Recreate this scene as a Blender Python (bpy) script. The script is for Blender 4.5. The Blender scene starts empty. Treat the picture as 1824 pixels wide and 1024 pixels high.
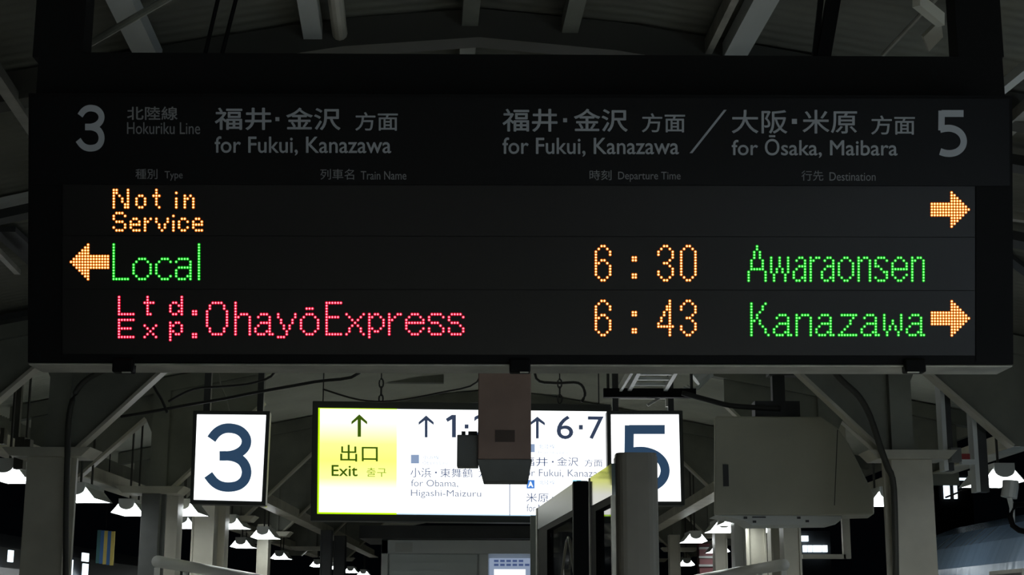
import bpy, bmesh, math, random
from mathutils import Vector, Matrix
R = math.radians
random.seed(4)
S = bpy.context.scene
COL = S.collection

# ---------------------------------------------------------------- camera, world, exposure
FPX = 2700.0                       # focal length in pixels of the 1824 x 1024 frame
EYE = Vector((0, 0, 1.6))
PITCH, YAW, ROLL = R(12.3), R(0.394), R(0.14)
cam_d = bpy.data.cameras.new('camera'); cam_d.sensor_width = 36; cam_d.lens = 36 * FPX / 1824
cam_d.clip_end = 300
cam = bpy.data.objects.new('camera', cam_d); COL.objects.link(cam)
CR = Matrix.Rotation(-YAW, 3, 'Z') @ Matrix.Rotation(R(90) + PITCH, 3, 'X') @ Matrix.Rotation(ROLL, 3, 'Z')
cam.matrix_world = Matrix.Translation(EYE) @ CR.to_4x4()
S.camera = cam
S.view_settings.view_transform = 'Standard'; S.view_settings.look = 'None'
S.view_settings.exposure = 0.0; S.view_settings.gamma = 1.0; S.view_settings.use_curve_mapping = False
W = bpy.data.worlds.new('night'); S.world = W; W.use_nodes = True
W.node_tree.nodes['Background'].inputs[0].default_value = (0.3, 0.4, 0.6, 1)
W.node_tree.nodes['Background'].inputs[1].default_value = 0.0015
LAMP = 12.0                         # luminance of the fluorescent lamps
SIGN = 1.7                          # luminance of the back-lit signs

# ---------------------------------------------------------------- measuring the place from the photograph
def ray(px, py): return CR @ Vector(((px - 912) / FPX, -(py - 512) / FPX, -1.0))
def U(px, py, Y):                   # point on the upright cross-section of the platform at distance Y
    d = ray(px, py); return EYE + d * (Y / d.y)
def UZ(px, py, Z):                  # point at height Z
    d = ray(px, py); return EYE + d * ((Z - EYE.z) / d.z)
class Plane:                        # any flat face in the place
    def __init__(s, p, n): s.p, s.n = Vector(p), Vector(n).normalized()
    def at(s, px, py, off=0.0):
        d = ray(px, py); return EYE + d * ((s.p - EYE).dot(s.n) / d.dot(s.n)) + s.n * off
def upright(px, py, Y, rz=0.0):     # upright face through a point, turned by rz, facing the viewer
    return Plane(U(px, py, Y), (math.sin(rz), -math.cos(rz), 0))

# ---------------------------------------------------------------- materials
def lin(c): return tuple(((v / 255) / 12.92 if v / 255 <= 0.04045 else ((v / 255 + 0.055) / 1.055) ** 2.4) for v in c)
def mat(name, rgb, rough=0.5, metal=0.0, noise=0.0, scale=8.0, spec=0.5, bump=0.0):
    m = bpy.data.materials.new(name); m.use_nodes = True
    nt = m.node_tree; b = nt.nodes['Principled BSDF']
    c = lin(rgb)
    b.inputs['Base Color'].default_value = (*c, 1); b.inputs['Roughness'].default_value = rough
    b.inputs['Metallic'].default_value = metal; b.inputs['Specular IOR Level'].default_value = spec
    if noise or bump:
        tc = nt.nodes.new('ShaderNodeTexCoord'); n = nt.nodes.new('ShaderNodeTexNoise')
        n.inputs['Scale'].default_value = scale; n.inputs['Detail'].default_value = 5
        nt.links.new(tc.outputs['Object'], n.inputs['Vector'])
        if noise:
            r = nt.nodes.new('ShaderNodeValToRGB')
            r.color_ramp.elements[0].position = 0.3; r.color_ramp.elements[1].position = 0.7
            r.color_ramp.elements[0].color = (*[v * (1 - noise) for v in c], 1)
            r.color_ramp.elements[1].color = (*[min(1, v * (1 + noise * 0.6)) for v in c], 1)
            nt.links.new(n.outputs['Fac'], r.inputs['Fac']); nt.links.new(r.outputs['Color'], b.inputs['Base Color'])
        if bump:
            bp = nt.nodes.new('ShaderNodeBump'); bp.inputs['Strength'].default_value = bump; bp.inputs['Distance'].default_value = 0.01
            nt.links.new(n.outputs['Fac'], bp.inputs['Height']); nt.links.new(bp.outputs['Normal'], b.inputs['Normal'])
    return m
def glow(name, rgb, strength=1.0):
    m = bpy.data.materials.new(name); m.use_nodes = True
    b = m.node_tree.nodes['Principled BSDF']
    b.inputs['Base Color'].default_value = (0.02, 0.02, 0.02, 1); b.inputs['Roughness'].default_value = 0.5
    b.inputs['Specular IOR Level'].default_value = 0.1
    b.inputs['Emission Color'].default_value = (*rgb, 1); b.inputs['Emission Strength'].default_value = strength
    return m
M = {
 'cream':   mat('cream painted steel', (196, 192, 176), 0.45, noise=0.18, scale=3.0),
 'creamd':  mat('grey green painted steel', (128, 130, 120), 0.5, noise=0.22, scale=3.0),
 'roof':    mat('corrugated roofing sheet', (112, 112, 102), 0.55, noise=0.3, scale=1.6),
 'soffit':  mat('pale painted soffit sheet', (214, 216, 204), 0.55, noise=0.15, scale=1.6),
 'floor':   mat('platform paving', (208, 206, 198), 0.8, noise=0.2, scale=4.0),
 'ballast': mat('track ballast', (70, 66, 62), 0.95, noise=0.4, scale=20.0),
 'black':   mat('black coated steel', (7, 7, 8), 0.6, spec=0.12),
 'blackp':  mat('black post paint', (13, 13, 13), 0.7, spec=0.2),
 'header':  mat('black acrylic header', (7, 7, 9), 0.35, spec=0.14),
 'led':     mat('smoked led window', (7, 6, 6), 0.32, spec=0.3),
 'legend':  mat('white vinyl lettering', (160, 163, 168), 0.6),
 'legend2': mat('grey vinyl lettering', (152, 155, 160), 0.6),
 'legend3': mat('faint grey vinyl lettering', (118, 118, 120), 0.6),
 'alu':     mat('aluminium', (172, 170, 160), 0.4, 0.55, noise=0.25, scale=9.0),
 'dark':    mat('dark grey steel', (52, 54, 56), 0.5, noise=0.2, scale=5.0),
 'frame':   mat('dark sign frame', (48, 52, 50), 0.45),
 'brown':   mat('brown grey box paint', (156, 130, 118), 0.6, noise=0.15, scale=6.0),
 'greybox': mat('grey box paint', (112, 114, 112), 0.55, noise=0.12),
 'label':   mat('dull label', (84, 70, 62), 0.6),
 'cabinet': mat('ivory cabinet enamel', (184, 182, 164), 0.5, noise=0.12, scale=2.0),
 'plastic': mat('white plastic', (205, 208, 205), 0.4),
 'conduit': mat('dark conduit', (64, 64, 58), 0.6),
 'cable':   mat('black cable', (28, 28, 28), 0.6),
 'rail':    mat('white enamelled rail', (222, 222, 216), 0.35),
 'post':    mat('grey brown post', (104, 100, 90), 0.45, noise=0.12, scale=6),
 'glass':   None,
 'train':   mat('blue grey train paint', (116, 138, 162), 0.22, 0.1, spec=0.6),
 'traind':  mat('dark train body', (26, 28, 32), 0.3, spec=0.6),
 'steelp':  mat('brushed steel panel', (222, 226, 226), 0.5, 0.0),
 'shutter': mat('grey slatted shutter', (205, 212, 212), 0.4, 0.0),
 'yellow':  mat('yellow strip', (205, 225, 40), 0.5),
 'red':     mat('red enamel', (150, 40, 40), 0.5),
 'redd':    mat('dim red board', (78, 26, 30), 0.6),
 'blue':    mat('blue cloth', (60, 100, 150), 0.8),
 'sand':    mat('sand yellow cloth', (190, 170, 90), 0.8),
 'teal':    mat('teal cloth', (60, 100, 100), 0.8),
 'lamp':    glow('fluorescent diffuser', (0.94, 1.0, 1.0), LAMP),
 'tube':    glow('far lamp', (0.94, 1.0, 1.0), LAMP),
 'white':   glow('lit white panel', (0.95, 0.985, 1.0), SIGN),
 'whiter':  glow('lit white panel rim', (0.55, 0.78, 0.95), 1.0),
 'green_rim': glow('yellow green lit edge', (0.55, 1.0, 0.0), 1.0),
 'ink':     glow('dark blue film on lit panel', lin((42, 66, 92)), 1.0),
 'ink6':    glow('dark slate film on lit panel', lin((52, 64, 88)), 1.0),
 'inkg':    glow('dark green film on lit panel', lin((58, 88, 10)), 1.0),
 'inkg2':   glow('glare paled green film on lit panel', lin((128, 160, 40)), 1.0),  # green lightened to stand for the sign's glare over small letters
 'ink2':    glow('slate film on lit panel', lin((66, 82, 122)), 1.0),
 'ink3':    glow('glare paled slate film on lit panel', lin((118, 128, 152)), 1.0),  # slate lightened to stand for glare washing out small lettering
 'ink4':    glow('very glare paled slate film on lit panel', lin((180, 190, 212)), 1.0),  # slate lightened further, for the smallest letters lost in the glare
 'square':  glow('grey blue square on lit panel', lin((140, 160, 192)), 1.0),
 'badge':   glow('blue badge on lit panel', lin((70, 130, 215)), 1.0),
 'badge2':  glow('cyan badge on lit panel', lin((150, 225, 250)), 1.0),
 'poster':  glow('lit notice', lin((150, 165, 190)), 0.8),
 'window':  glow('lit carriage window', (0.75, 0.9, 1.0), 2.0),
 'amber':   glow('amber led core', (1.0, 0.5, 0.13), 6.5),
 'amberl':  glow('amber led lens', (1.0, 0.17, 0.004), 0.7),
 'redc':    glow('red led core', (1.0, 0.11, 0.14), 6.0),
 'redl':    glow('red led lens', (1.0, 0.0, 0.04), 0.75),
 'grn':     glow('green led core', (0.13, 1.0, 0.12), 3.8),
 'grnl':    glow('green led lens', (0.0, 0.6, 0.012), 0.75),
}
def exit_material():                # yellow film over two tubes: brightest beside the tubes, along top and bottom
    m = glow('yellow lit film', (1, 1, 0.3), 1.0); nt = m.node_tree; b = nt.nodes['Principled BSDF']
    tc = nt.nodes.new('ShaderNodeTexCoord'); sp = nt.nodes.new('ShaderNodeSeparateXYZ')
    nt.links.new(tc.outputs['Generated'], sp.inputs[0])
    r = nt.nodes.new('ShaderNodeValToRGB'); e = r.color_ramp.elements
    e[0].position, e[0].color = 0.0, (1, 1, 0.96, 1); e[1].position, e[1].color = 1.0, (1, 1, 0.97, 1)
    for p, c in ((0.20, (1, 1, 0.92, 1)), (0.33, (0.96, 1, 0.30, 1)), (0.50, (0.92, 1, 0.17, 1)), (0.66, (0.95, 1, 0.24, 1)), (0.86, (1, 1, 0.72, 1))):
        k = r.color_ramp.elements.new(p); k.color = c
    nt.links.new(sp.outputs['Z'], r.inputs['Fac']); nt.links.new(r.outputs['Color'], b.inputs['Emission Color'])
    b.inputs['Emission Strength'].default_value = 1.4
    return m
M['exit'] = exit_material()
M['strip_glow'] = glow('glowing yellow edge strip', lin((215, 240, 30)), 0.95)
def glass_material():
    m = bpy.data.materials.new('dark tinted glass'); m.use_nodes = True; b = m.node_tree.nodes['Principled BSDF']
    b.inputs['Base Color'].default_value = (0.03, 0.04, 0.05, 1); b.inputs['Roughness'].default_value = 0.03
    b.inputs['Alpha'].default_value = 0.8; b.inputs['Specular IOR Level'].default_value = 0.9
    return m
M['glass'] = glass_material()

def streaks(m):                     # wavy panel bump on the train side, drawing reflections into upright streaks
    nt = m.node_tree; b = nt.nodes['Principled BSDF']
    tc = nt.nodes.new('ShaderNodeTexCoord'); mp = nt.nodes.new('ShaderNodeMapping'); n = nt.nodes.new('ShaderNodeTexNoise')
    mp.inputs['Scale'].default_value = (1, 4, 0.12); n.inputs['Scale'].default_value = 2.2; n.inputs['Detail'].default_value = 1
    bp = nt.nodes.new('ShaderNodeBump'); bp.inputs['Strength'].default_value = 0.3; bp.inputs['Distance'].default_value = 0.02
    nt.links.new(tc.outputs['Object'], mp.inputs['Vector']); nt.links.new(mp.outputs['Vector'], n.inputs['Vector'])
    nt.links.new(n.outputs['Fac'], bp.inputs['Height']); nt.links.new(bp.outputs['Normal'], b.inputs['Normal'])
streaks(M['train'])

# ---------------------------------------------------------------- mesh helpers
class MB:
    def __init__(s): s.v, s.f, s.mi = [], [], []
    def add(s, vs, fs, mi=0):
        o = len(s.v); s.v += [Vector(p) for p in vs]; s.f += [[i + o for i in f] for f in fs]; s.mi += [mi] * len(fs); return s
    def box(s, a, b, mi=0):
        x0, x1 = sorted((a[0], b[0])); y0, y1 = sorted((a[1], b[1])); z0, z1 = sorted((a[2], b[2]))
        return s.add([(x0,y0,z0),(x1,y0,z0),(x1,y1,z0),(x0,y1,z0),(x0,y0,z1),(x1,y0,z1),(x1,y1,z1),(x0,y1,z1)],
                     [(0,3,2,1),(4,5,6,7),(0,1,5,4),(1,2,6,5),(2,3,7,6),(3,0,4,7)], mi)
    def prism(s, poly, ext, mi=0):   # polygon (3-D points) pushed along ext
        n = len(poly); ext = Vector(ext); p = [Vector(q) for q in poly]
        return s.add(p + [q + ext for q in p], [list(range(n)), list(range(2 * n - 1, n - 1, -1))] + [(i, i + n, (i + 1) % n + n, (i + 1) % n) for i in range(n)], mi)
    def tube(s, pts, r, n=8, mi=0):
        pts = [Vector(p) for p in pts]; rings = []
        for i, p in enumerate(pts):
            d = (pts[min(i + 1, len(pts) - 1)] - pts[max(i - 1, 0)]).normalized()
            a = d.orthogonal().normalized() if abs(d.z) > 0.95 else d.cross(Vector((0, 0, 1))).normalized()
            b = d.cross(a)
            rings.append([p + (a * math.cos(t) + b * math.sin(t)) * r for t in [2 * math.pi * k / n for k in range(n)]])
        vs = [q for g in rings for q in g]; fs = []
        for i in range(len(pts) - 1):
            for k in range(n): fs.append((i*n+k, i*n+(k+1)%n, (i+1)*n+(k+1)%n, (i+1)*n+k))
        fs += [list(range(n))[::-1], [(len(pts)-1)*n + k for k in range(n)]]
        return s.add(vs, fs, mi)
    def bar(s, a, b, w, h, mi=0):    # rectangular bar from a to b, w across, h in height
        a, b = Vector(a), Vector(b); d = (b - a).normalized()
        x = d.cross(Vector((0, 0, 1))); x = x.normalized() if x.length > 1e-4 else Vector((1, 0, 0)); z = x.cross(d)
        q = [x * (i * w / 2) + z * (j * h / 2) for i, j in ((-1,-1),(1,-1),(1,1),(-1,1))]
        return s.prism([a + k for k in q], b - a, mi)
    def build(s, name, mats, parent=None, bevel=0.0, smooth=False):
        me = bpy.data.meshes.new(name)
        off = parent.location if parent is not None else Vector()
        if parent is not None and parent.parent is not None: off = off + parent.parent.location
        me.from_pydata([p - off for p in s.v], [], s.f)
        for m in (mats if isinstance(mats, (list, tuple)) else [mats]): me.materials.append(m)
        for p, i in zip(me.polygons, s.mi): p.material_index = i
        bm = bmesh.new(); bm.from_mesh(me); bmesh.ops.recalc_face_normals(bm, faces=bm.faces); bm.to_mesh(me); bm.free()
        if smooth:
            for p in me.polygons: p.use_smooth = True
        o = bpy.data.objects.new(name, me); COL.objects.link(o)
        if parent is not None: o.parent = parent
        if bevel:
            k = o.modifiers.new('bevel', 'BEVEL'); k.width = bevel; k.segments = 2; k.limit_method = 'ANGLE'; k.angle_limit = R(40)
        return o
def tag(o, label=None, cat=None, group=None, kind=None):
    if label: o['label'] = label
    if cat: o['category'] = cat
    if group: o['group'] = group
    if kind: o['kind'] = kind
    return o
def thing(name, label, cat, loc, group=None):
    o = bpy.data.objects.new(name, None); o.empty_display_size = 0.1; o.location = loc; COL.objects.link(o)
    return tag(o, label, cat, group)
def copy_tree(o, loc):
    c = o.copy(); COL.objects.link(c); c.location = loc
    for ch in list(o.children):
        d = ch.copy(); COL.objects.link(d); d.parent = c
        for g in list(ch.children):
            e = g.copy(); COL.objects.link(e); e.parent = d
    return c
def pbox(mb, x0, y0, x1, y1, Y, depth, mi=0):    # upright box whose front shows between two photo corners
    a, b = U(x0, y0, Y), U(x1, y1, Y)
    c, d = U(x0, y1, Y), U(x1, y0, Y)
    xl, xr = (a.x + c.x) / 2, (b.x + d.x) / 2
    return mb.box((xl, Y, (b.z + c.z) / 2), (xr, Y + depth, (a.z + d.z) / 2), mi)
def slab(mb, pl, corners, off0, off1, mi=0):     # plate on a face: photo corners, from off0 to off1 along the face normal
    p = [pl.at(x, y, off0) for x, y in corners]
    return mb.prism(p, pl.n * (off1 - off0), mi)
_tc = {}
def text_geo(s, weight):
    if (s, weight) not in _tc:
        cu = bpy.data.curves.new('lettering', 'FONT'); cu.body = s; cu.resolution_u = 4
        o = bpy.data.objects.new('lettering', cu); COL.objects.link(o)
        dg = bpy.context.evaluated_depsgraph_get(); dg.update()
        me = bpy.data.meshes.new_from_object(o.evaluated_get(dg))
        v = [(q.co.x, q.co.y) for q in me.vertices]; f = [list(p.vertices) for p in me.polygons]
        bpy.data.objects.remove(o); bpy.data.curves.remove(cu); bpy.data.meshes.remove(me)
        _tc[(s, weight)] = (v, f)
    return _tc[(s, weight)]
def text(mb, s, pl, x0, y0, x1, y1, off, weight=0.0, mi=0, slope=0.0):   # weight: extra stroke width in photo pixels;   # lettering fitted on a face between photo corners
    v, f = text_geo(s, 0)
    x0 += weight / 2; x1 -= weight / 2; y0 += weight / 2; y1 -= weight / 2
    ax, bx = min(p[0] for p in v), max(p[0] for p in v); ay, by = min(p[1] for p in v), max(p[1] for p in v)
    dy = (x1 - x0) * slope
    o = pl.at(x0, y1, off); ex = pl.at(x1, y1 + dy, off) - o; ey = pl.at(x0, y0, off) - o
    sh = [(0, 0)] if not weight else [(-1, 0), (1, 0), (0, -1), (0, 1)]
    ux, uy = ex / (x1 - x0) * (weight / 2), ey / (y1 - y0) * (weight / 2)
    for k, (i, j) in enumerate(sh):
        q = o + ux * i + uy * j + pl.n * (0.0001 * k)
        mb.add([q + ex * ((p[0] - ax) / (bx - ax)) + ey * ((p[1] - ay) / (by - ay)) for p in v], f, mi)
    return mb
def rect(mb, pl, x0, y0, x1, y1, off, mi=0):
    return mb.add([pl.at(x0, y1, off), pl.at(x1, y1, off), pl.at(x1, y0, off), pl.at(x0, y0, off)], [(0, 1, 2, 3)], mi)
def poly(mb, pl, pts, off, mi=0):
    return mb.add([pl.at(x, y, off) for x, y in pts], [list(range(len(pts)))], mi)

NUM = {'3': ((361, 753.5, 447.5, 876.5), 17.2, (((376.5, 782), (385, 771), (396, 764), (409, 762.2), (424, 765.5), (434.5, 774), (438.7, 785), (435.5, 797), (425, 806.5), (410, 811.5), (391, 812)),
                ((391, 812), (412, 812.6), (428, 819), (436.5, 830), (438.8, 843), (434.5, 856), (423.5, 865), (407, 868), (392, 865.5), (380.5, 858), (371, 846)))),
       '5': ((1112.5, 757, 1191.8, 877), 16, (((1183, 765), (1121, 765)), ((1121.2, 757.5), (1120.6, 809)), ((1117, 806.5), (1134, 803.6), (1150, 804.2), (1167, 810.5), (1179, 822), (1183.6, 837), (1179.5, 852), (1167, 863.5), (1150, 868.8), (1132, 868.4), (1117, 864))))}
def numeral(mb, ch, pl, x0, y0, x1, y1, off, wide=1.0):     # round-cut figure drawn with an even stroke
    (bx0, by0, bx1, by1), w, strokes = NUM[ch]
    sx, sy = (x1 - x0) / (bx1 - bx0), (y1 - y0) / (by1 - by0)
    for n_, st in enumerate(strokes):
        pts = [Vector((q[0], q[1], 0)) for q in st]; c = []
        if len(pts) == 2: c = pts
        else:
            for i in range(len(pts) - 1):
                a, b, d, e = pts[max(i - 1, 0)], pts[i], pts[i + 1], pts[min(i + 2, len(pts) - 1)]
                for k in range(4):
                    t = k / 4; c.append(0.5 * ((2 * b) + (d - a) * t + (2 * a - 5 * b + 4 * d - e) * t * t + (3 * b - a - 3 * d + e) * t ** 3))
            c.append(pts[-1])
        L, Rr = [], []
        for i, q in enumerate(c):
            d = (c[min(i + 1, len(c) - 1)] - c[max(i - 1, 0)]).normalized(); nrm = Vector((-d.y, d.x, 0)) * (w * wide / 2)
            for lst, p in ((L, q + nrm), (Rr, q - nrm)): lst.append(pl.at(x0 + (p.x - bx0) * sx, y0 + (p.y - by0) * sy, off + 0.0001 * n_))
        k = len(c); mb.add(L + Rr, [(i, i + 1, k + i + 1, k + i) for i in range(k - 1)])
    return mb

# ---------------------------------------------------------------- the setting: platform, tracks, roof
g = MB().box((-4.1, -8, -0.4), (3.9, 45, 0)).build('floor', M['floor']); tag(g, kind='structure')
for nm, xa, xb in (('ground_left', -14, -4.1), ('ground_right', 3.9, 14)):
    g = MB().box((xa, -8, -1.5), (xb, 60, -1.1)).build(nm, M['ballast']); tag(g, kind='structure')
XM = -0.14
def zbeam(x):                        # underside of the roof beams
    return 4.15 - 0.2 * math.sqrt((x - XM) ** 2 + 0.30)
def zroof(x): return zbeam(x) + 0.15
def roof_sheet(name, x0, x1, ya, yb, mk='roof'):
    vs, fs = [], []
    n = int((yb - ya) / 0.019); xs = [x0 + (x1 - x0) * k / 6 for k in range(7)]
    for i in range(n + 1):
        y = ya + (yb - ya) * i / n; h = 0.009 * math.sin(i * math.pi / 2)
        for x in xs: vs.append((x, y, zroof(x) + h))
    for i in range(n):
        for k in range(6): fs.append((i*7+k, i*7+k+1, (i+1)*7+k+1, (i+1)*7+k))
    o = MB().add(vs, fs).build(name, M[mk], smooth=True); tag(o, kind='structure'); return o
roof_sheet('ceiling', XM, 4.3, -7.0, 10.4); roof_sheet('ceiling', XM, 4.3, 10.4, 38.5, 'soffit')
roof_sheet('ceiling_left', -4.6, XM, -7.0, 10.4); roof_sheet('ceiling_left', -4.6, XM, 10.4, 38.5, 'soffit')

for nm, x in (('trim_left', -4.6), ('trim_right', 4.3)):      # fascia boards closing the roof edges
    tag(MB().box((x - 0.02, -7.0, zroof(x) - 0.16), (x + 0.02, 38.5, zroof(x) + 0.03)).build(nm, M['creamd']), kind='structure')

# ---------------------------------------------------------------- fluorescent lamps under the eaves
def make_lamp():
    root = thing('fluorescent_lamp', 'lamp', 'lamp', (0, 0, 0), 'fluorescent lamps in the two rows under the platform roof')
    prof = [(-0.075, 0.0), (0.075, 0.0), (0.075, -0.055)] + [(0.075 * math.cos(t), -0.055 - 0.05 * math.sin(t)) for t in [math.pi * k / 8 for k in range(1, 8)]] + [(-0.075, -0.055)]
    MB().prism([(x, 0, z) for x, z in prof], (0, 0.64, 0)).build('housing', M['plastic'], root)
    MB().prism([(-0.07, 0.03, -0.035), (0.07, 0.03, -0.035), (0.15, 0.03, -0.13), (-0.15, 0.03, -0.13)], (0, 0.58, 0)).build('diffuser', M['lamp'], root)
    MB().prism([(-0.16, 0.03, -0.133), (-0.07, 0.03, -0.028), (-0.065, 0.03, -0.033), (-0.151, 0.03, -0.133)], (0, 0.60, 0)).build('reflector', M['plastic'], root)
    MB().prism([(0.16, 0.03, -0.133), (0.07, 0.03, -0.028), (0.065, 0.03, -0.033), (0.151, 0.03, -0.133)], (0, 0.60, 0)).build('reflector', M['plastic'], root)
    for y in (0.15, 0.5): MB().tube([(0, y, 0.0), (0, y, 1.0)], 0.010).build('hanger', M['conduit'], root)
    return root
ZL = 2.72
def hang(o):                         # each rod reaches the roof sheet above it
    for c in o.children:
        if c.name.startswith('hanger'): c.scale = (1, 1, zroof(o.location.x) + 0.004 - ZL)
lamp_spots = [   # photo point of the lamp's lower front end, its label
 (4, 848, 'lamp cut off by the left edge, left of the dark column'),
 (134, 886, 'lamp directly right of the dark left column, long tube trailing off'),
 (224, 912, 'lamp between the dark left column and the grey column left of the big 3'),
 (321, 936, 'partly hidden lamp right below another, left under the big 3 sign'),
 (428, 973, 'small lamp with two lobes below the row, between the cream columns'),
 (323, 912, 'lamp at the lower left corner of the big 3 sign'),
 (408, 937, 'lamp right below the middle of the big 3 sign'),
 (467, 956, 'lamp below the right corner of the big 3 sign, on a thin cream column'),
 (1791, 856, 'large lamp at the right edge with a rounded grey end cap'),
 (1584, 893, 'lamp peeping out between the ivory cabinet and the right column'),
 (1290, 944, 'brightest lamp under the left corner of the ivory cabinet'),
 (1240, 963, 'lamp right of the grey round post, left of the ivory cabinet'),
 (1316, 930, 'lamp peeking out under the left end of the ivory cabinet'),
 (1372, 943, 'lamp just under the middle of the ivory cabinet'),
 (1283, 982, 'faint lamp beside a cream column below the ivory cabinet'),
 (1224, 1006, 'far low lamp between cream columns right of the grey round post'),
 (497, 994, 'small distant lamp left of the exit sign post, highest of its cluster'),
 (565, 1008, 'tiny distant lamp just left of the dark posts under the exit sign'),
 (588, 1012, 'tiny distant lamp between the dark posts under the exit sign'),
 (624, 1019, 'tiny distant lamp left of the shutter kiosk'),
 (647, 1024, 'tiny distant lamp next to the shutter kiosk wall'),
]
lamp0 = None
for px, py, lb in lamp_spots:
    p = UZ(px, py, ZL - 0.13); p.z = ZL
    if lamp0 is None: lamp0 = make_lamp(); o = lamp0; o.location = p
    else: o = copy_tree(lamp0, p)
    o['label'] = 'fluorescent ' + lb
    hang(o)
for sx, ys in [(sx, [-6.4 + dy * k for k in range(n)]) for sx, dy, n in ((-3.5, 2.0, 3), (-2.3, 1.4, 4), (-0.9, 1.8, 4), (1.0, 0.9, 8), (2.2, 0.72, 10), (3.4, 0.72, 10))]:    # rows past the viewer, thickened with added unseen lamps for frontal light
    for y in ys:
        o = copy_tree(lamp0, (sx, y, ZL)); o['label'] = 'fluorescent lamp of the unseen rows behind the viewer, added for frontal light'; hang(o)

for y in (3.0, 4.2, 6.3, 7.2, 8.1):  # lamps added out of view, to light the right columns and train
    o = copy_tree(lamp0, (3.5, y, ZL)); o['label'] = 'fluorescent lamp of the unseen rows behind the viewer, added for frontal light'; hang(o)

# ---------------------------------------------------------------- steel frames carrying the roof
def frame_beam(mb, xa, xb, y, t, h, n=16):
    xs = [xa + (xb - xa) * k / n for k in range(n + 1)]
    mb.prism([(x, y, zbeam(x)) for x in xs] + [(x, y, zbeam(x) + h) for x in xs[::-1]], (0, t, 0))
def roof_frame(label, Y, xl, xr, cw, with_columns=(True, True), knee=0.8, paint='creamd', cpaint='cream'):
    root = thing('roof_frame', label, 'roof frame', (XM, Y, 0), 'steel frames across the platform roof')
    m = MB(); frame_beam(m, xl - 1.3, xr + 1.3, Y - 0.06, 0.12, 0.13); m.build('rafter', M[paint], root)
    for sgn, xc, wc in ((-1, xl, with_columns[0]), (1, xr, with_columns[1])):
        if wc:
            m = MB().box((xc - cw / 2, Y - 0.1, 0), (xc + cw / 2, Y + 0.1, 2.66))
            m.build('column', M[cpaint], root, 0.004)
            m = MB().box((xc - sgn * (cw / 2 + 0.035), Y - 0.02, 0), (xc - sgn * cw / 2, Y + 0.02, 2.66))
            m.build('downpipe', M[cpaint], root)
        m = MB().prism([(xc - 0.24, Y - 0.16, 2.66), (xc + 0.24, Y - 0.16, 2.66), (xc + 0.30, Y - 0.16, 2.72), (xc - 0.30, Y - 0.16, 2.72)], (0, 0.32, 0))
        m.build('cap_plate', M['cream'], root)
        li = xc - sgn * 0.12; lo = xc + sgn * 0.03                # the leg above the cap
        MB().prism([(li, Y - 0.07, 2.72), (lo, Y - 0.07, 2.72), (lo, Y - 0.07, zbeam(lo)), (li, Y - 0.07, zbeam(li))], (0, 0.14, 0)).build('leg', M['creamd'], root)
        a = xc - sgn * 0.15; b = a - sgn * knee                    # inner knee
        zi = 2.70 + knee
        MB().prism([(li, Y - 0.012, 2.72), (a, Y - 0.012, 2.72), (b, Y - 0.012, zi), (b, Y - 0.012, zbeam(b)), (li, Y - 0.012, zbeam(li))], (0, 0.024, 0)).build('knee_plate', M['creamd'], root)
        MB().bar((a, Y, 2.70), (b, Y, zi - 0.02), 0.12, 0.022).build('knee_flange', M['cream'], root)
        c = xc + sgn * 0.10; d = xc + sgn * 0.72                   # outer knee
        MB().prism([(lo, Y - 0.012, 3.18), (c, Y - 0.012, 3.33), (d, Y - 0.012, 2.76), (d + sgn * 0.4, Y - 0.012, 2.76), (d + sgn * 0.4, Y - 0.012, zbeam(d + sgn * 0.4)), (lo, Y - 0.012, zbeam(lo))], (0, 0.024, 0)).build('knee_plate', M['creamd'], root)
        MB().bar((c, Y, 3.33), (d, Y, 2.76), 0.12, 0.022).build('knee_flange', M['cream'], root)
    return root
roof_frame('steel roof frame just above and behind the departure board, its arch peeping over the top', 6.2, -3.5, 3.3, 0.28, paint='conduit')  # rafter paint darkened to stand for the dimness of the arch
roof_frame('steel roof frame with the dark left column and knee braces right behind the board', 10.4, -3.07, 2.79, 0.28)
roof_frame('steel roof frame in front of the exit sign, crossing above the big 3 and 5 signs', 13.5, -3.07, 2.95, 0.16, (True, False), cpaint='greybox')  # column paint darkened to stand for shade on its front
roof_frame('steel roof frame beyond the exit sign, knee brace meeting its left edge', 17.4, -3.07, 2.9, 0.24, (False, False))
roof_frame('distant steel roof frame, fourth behind the board', 20.6, -3.1, 2.9, 0.2, (False, False))
roof_frame('distant steel roof frame, fifth behind the board', 24.9, -3.1, 2.9, 0.2, (False, False))
roof_frame('farthest steel roof frame in the dark behind the kiosk', 29.5, -3.1, 2.9, 0.2, (False, False))

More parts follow.
